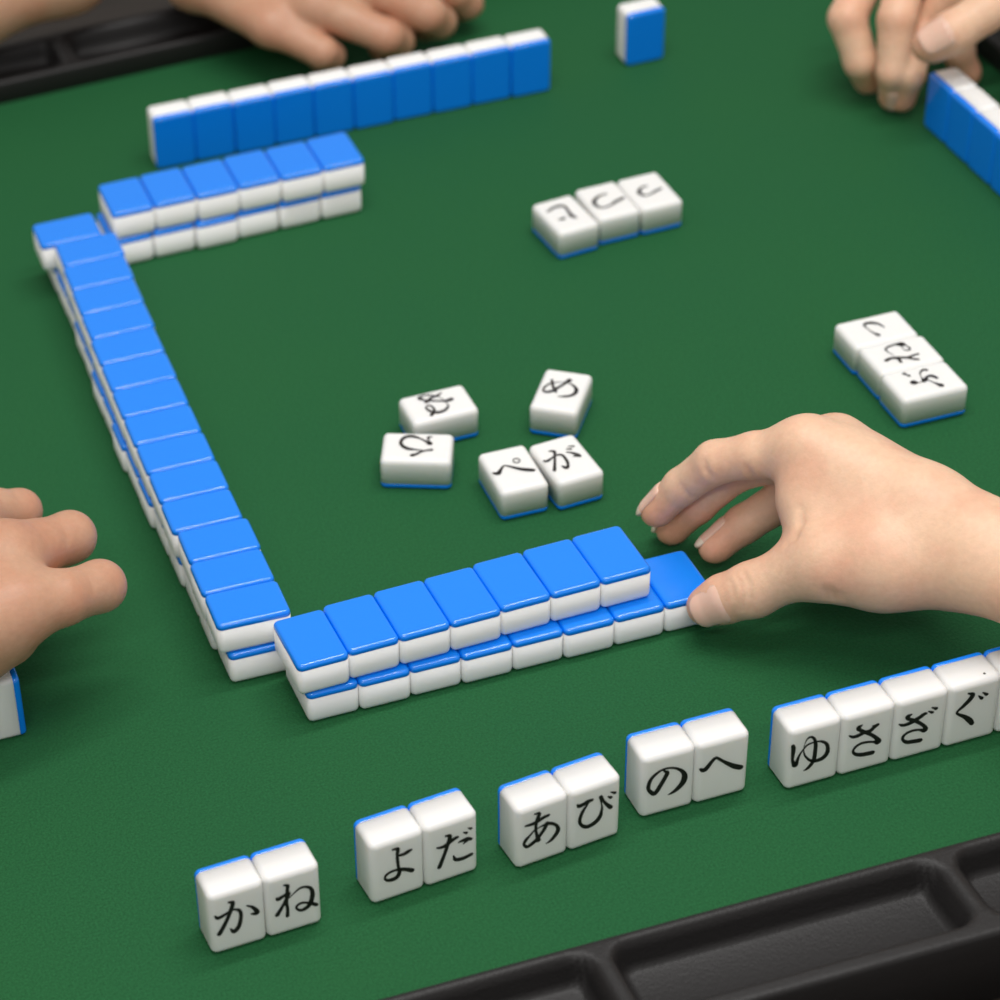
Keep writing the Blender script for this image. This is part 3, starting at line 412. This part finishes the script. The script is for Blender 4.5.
# ------------------------------------------------------------------ hands
def smin(a, b, k):
    h = np.maximum(k - np.abs(a-b), 0)/k
    return np.minimum(a, b) - h*h*k*.25
def cone(G, a, b, ra, rb):
    a = np.array(a, np.float32); b = np.array(b, np.float32); ba = b-a; L2 = max(float(ba@ba), 1e-6)
    px, py, pz = G[0]-a[0], G[1]-a[1], G[2]-a[2]
    h = np.clip((px*ba[0]+py*ba[1]+pz*ba[2])/L2, 0, 1)
    return np.sqrt((px-h*ba[0])**2 + (py-h*ba[1])**2 + (pz-h*ba[2])**2) - (ra + (rb-ra)*h)
def surface(sd, o, res):
    """naive surface nets"""
    ins = sd < 0; nx, ny, nz = sd.shape
    acc = np.zeros((nx-1, ny-1, nz-1, 3), np.float32); cnt = np.zeros((nx-1, ny-1, nz-1), np.float32)
    cs = [(i, j, k) for i in (0, 1) for j in (0, 1) for k in (0, 1)]
    def cut(A, c): return A[c[0]:c[0]+nx-1, c[1]:c[1]+ny-1, c[2]:c[2]+nz-1]
    for c in cs:
        for ax in range(3):
            if c[ax]: continue
            e = list(c); e[ax] = 1
            A, B = cut(sd, c), cut(sd, e); m = cut(ins, c) != cut(ins, e)
            t = np.where(m, A/np.where(m, A-B, 1), 0)
            for q in range(3):
                acc[..., q] += np.where(m, (c[q] + (t if q == ax else 0)), 0)
            cnt += m
    act = cnt > 0; idx = -np.ones(act.shape, np.int64); idx[act] = np.arange(act.sum())
    g = np.argwhere(act); P = (g + acc[act]/cnt[act][:, None])*res + np.array(o)
    quads = []
    for ax in range(3):
        u, v = [q for q in range(3) if q != ax]
        if ax == 1: u, v = v, u
        sl = [slice(1, -1)]*3; sl[ax] = slice(0, -1); sl2 = list(sl); sl2[ax] = slice(1, None)
        A, B = ins[tuple(sl)], ins[tuple(sl2)]
        for flip in (0, 1):
            m = (A & ~B) if not flip else (~A & B)
            q = np.argwhere(m); off = np.array([1, 1, 1]); off[ax] = 0; q = q + off
            def at(du, dv):
                r = q.copy(); r[:, u] += du; r[:, v] += dv; return idx[r[:, 0], r[:, 1], r[:, 2]]
            Q = np.stack([at(-1, -1), at(0, -1), at(0, 0), at(-1, 0)], 1)
            quads.append(Q[:, ::-1] if flip else Q)
    return P, np.concatenate(quads)
def build_body(name, specs, m):
    VV, FF = [], []
    for sp in specs:
        res = sp['res']
        pts = [(c[0], c[2]) for c in sp['palm']] + [(c[1], c[3]) for c in sp['palm']] + [p for f in sp['fingers'] for p in f]
        P = np.array([p[0] for p in pts]); r = np.array([p[1] for p in pts])[:, None]
        lo, hi = (P-r).min(0)-4, (P+r).max(0)+4
        ax = [np.arange(lo[q], hi[q], res, dtype=np.float32) for q in range(3)]
        G = (ax[0][:, None, None], ax[1][None, :, None], ax[2][None, None, :])
        sd = None
        for a, b_, ra, rb in sp['palm']:
            d = cone(G, a, b_, ra, rb); sd = d if sd is None else smin(sd, d, sp['kp'])
        U = None
        for f in sp['fingers']:
            b0, b1 = np.array(f[0][0]), np.array(f[1][0]); tt = (b0-b1)/np.linalg.norm(b0-b1)
            F = cone(G, b0, b0 + tt*f[0][1]*.32, f[0][1]*.88, f[0][1]*.80)
            for i in range(len(f)-1):
                d = cone(G, f[i][0], f[i+1][0], f[i][1], f[i+1][1]); F = smin(F, d, sp['kc'])
            U = F if U is None else smin(U, F, .8)
        if U is not None: sd = smin(sd, U, sp['kf'])
        for cr in sp.get('creases', []):       # shallow skin folds
            d = cone(G, cr[0], cr[1], cr[2], cr[2]); h = np.maximum(cr[3] - np.abs(-d - sd), 0)/cr[3]
            sd = np.maximum(sd, -d) + h*h*cr[3]*.25
        v, q = surface(sd, lo, res); FF.append(q + sum(len(x) for x in VV)); VV.append(v)
    V = np.concatenate(VV)*S; F = np.concatenate(FF)
    me = bpy.data.meshes.new(name); me.from_pydata(V.tolist(), [], F.tolist()); me.update()
    o = link(name, me, m)
    fl = np.zeros(len(V), np.float32)
    for sp in specs:
        for f in sp['fingers']:
            for p, rad, am in ((f[0][0], 13, 1.0), (f[2][0], 9, .5), (f[-1][0], 12, .45)):
                fl = np.maximum(fl, am*np.exp(-((V/S - np.array(p))**2).sum(1)/rad**2))
    at = me.attributes.new('flush', 'FLOAT', 'POINT'); at.data.foreach_set('value', fl.astype(np.float32))
    k = o.modifiers.new('relax', 'SMOOTH'); k.factor = .5; k.iterations = 4
    return o
def nail(parent, a, b, ra, r, hint, w, ln, ext, free=2):
    a, b, hint = Vector(a), Vector(b), Vector(hint); t = (b-a).normalized(); seg = (b-a).length
    nn = (hint - t*hint.dot(t)).normalized(); s = t.cross(nn)
    NX, NY = 16, 14; V, F, MI = [], [], []
    def pt(i, j, lift):
        u = i/NX; x = -ln + (ln + ext*r + 2.2)*u - 1.0          # along the finger, measured from the tip centre
        f = (j/NY*2-1); taper = math.sqrt(max(0, 1-abs(2*u-1)**4))*.22 + .78
        if u > .8: taper *= 1 - .35*((u-.8)/.2)**2
        th = f*math.asin(min(.98, w/2/r))*taper
        xr = max(0, x)/r; rho = r*(1 - .20*xr**2) + (ra-r)*min(1, max(0, -x)/seg) + lift - .25*abs(f)**3 - (.45*(1-u/.12) if u < .12 else 0)
        return b + t*x + (nn*math.cos(th) + s*math.sin(th))*rho
    for lift in (.85, -.6):
        for i in range(NX+1):
            for j in range(NY+1): V.append(pt(i, j, lift))
    n1 = (NX+1)*(NY+1)
    for i in range(NX):
        for j in range(NY):
            q = i*(NY+1)+j; F.append((q, q+1, q+NY+2, q+NY+1)); MI.append(1 if i >= NX-free else 0)
            F.append((n1+q+NY+1, n1+q+NY+2, n1+q+1, n1+q)); MI.append(1 if i >= NX-free else 0)
    rim = [j for j in range(NY+1)] + [i*(NY+1)+NY for i in range(1, NX+1)] + [NX*(NY+1)+j for j in range(NY-1, -1, -1)] + [i*(NY+1) for i in range(NX-1, 0, -1)]
    for k in range(len(rim)):
        p, q = rim[k], rim[(k+1) % len(rim)]; F.append((q, p, n1+p, n1+q)); MI.append(1 if free and min(p, q) >= (NX-free)*(NY+1) else 0)
    me = mesh('fingernail', V, F); me.materials.append(M_NAIL); me.materials.append(M_TIP)
    for p, mi in zip(me.polygons, MI): p.use_smooth = True; p.material_index = mi
    o = bpy.data.objects.new('fingernail', me); COL.objects.link(o); o.parent = parent
    bm = bmesh.new(); bm.from_mesh(me); bmesh.ops.recalc_face_normals(bm, faces=bm.faces[:]); bm.to_mesh(me); bm.free()
for keys, m, lab in ((('reach',), M_SKIN, 'person reaching in from the right, bare forearm, thumb on the last near-wall tile'),
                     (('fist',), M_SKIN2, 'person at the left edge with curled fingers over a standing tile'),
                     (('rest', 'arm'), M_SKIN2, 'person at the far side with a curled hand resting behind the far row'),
                     (('side',), M_SKIN, 'person at upper right pinching the end of the right-hand row')):
    o = build_body('person', [HANDS[k] for k in keys], m); tag(o, lab, 'person')
    for k in keys:
        for nl in HANDS[k]['nails']: nail(o, *nl)

# ------------------------------------------------------------------ light
def area(name, x, y, z, sx, sy, power, col=(1, .97, .93), target=None):
    d = bpy.data.lights.new(name, 'AREA'); d.shape = 'RECTANGLE'; d.size = sx; d.size_y = sy; d.energy = power; d.color = col
    o = bpy.data.objects.new(name, d); COL.objects.link(o); o.location = (x, y, z)
    if target: o.rotation_euler = (Vector(target)-Vector((x, y, z))).to_track_quat('-Z', 'Y').to_euler()
    return o
area('overhead_light', .30, .22, 1.55, 1.2, .10, 9.5, (1, .985, .97))
area('overhead_light', .15, -.25, 1.55, 1.2, .10, 6.5, (1, .985, .97))
area('overhead_light', -.45, -1.15, 1.55, 1.2, .10, 10, (1, .985, .97))  # fill lamp added at front left to brighten the tiles' front faces
WORLD, EXPO = .38, .2

w = bpy.data.worlds.new('room'); scene.world = w; w.use_nodes = True
bg = w.node_tree.nodes['Background']; bg.inputs['Color'].default_value = (1, .965, .93, 1); bg.inputs['Strength'].default_value = WORLD

# ------------------------------------------------------------------ camera
cd = bpy.data.cameras.new('camera'); cam = bpy.data.objects.new('camera', cd); COL.objects.link(cam)
cam.location = Vector((-250.71, -746.98, 730.65))*S
cam.rotation_euler = Euler((0.91808, 0.1154, -0.27405))
cd.sensor_width = 36; cd.lens = 98.122
cd.shift_x = 0.51395; cd.shift_y = -0.01490
cd.clip_start = .05; cd.clip_end = 20
cd.dof.use_dof = True; cd.dof.focus_distance = 1.04; cd.dof.aperture_fstop = 9.5
scene.camera = cam
vs = scene.view_settings
scene.display_settings.display_device = 'sRGB'
vs.view_transform = 'Standard'; vs.look = 'None'; vs.gamma = 1; vs.use_curve_mapping = False; vs.exposure = EXPO
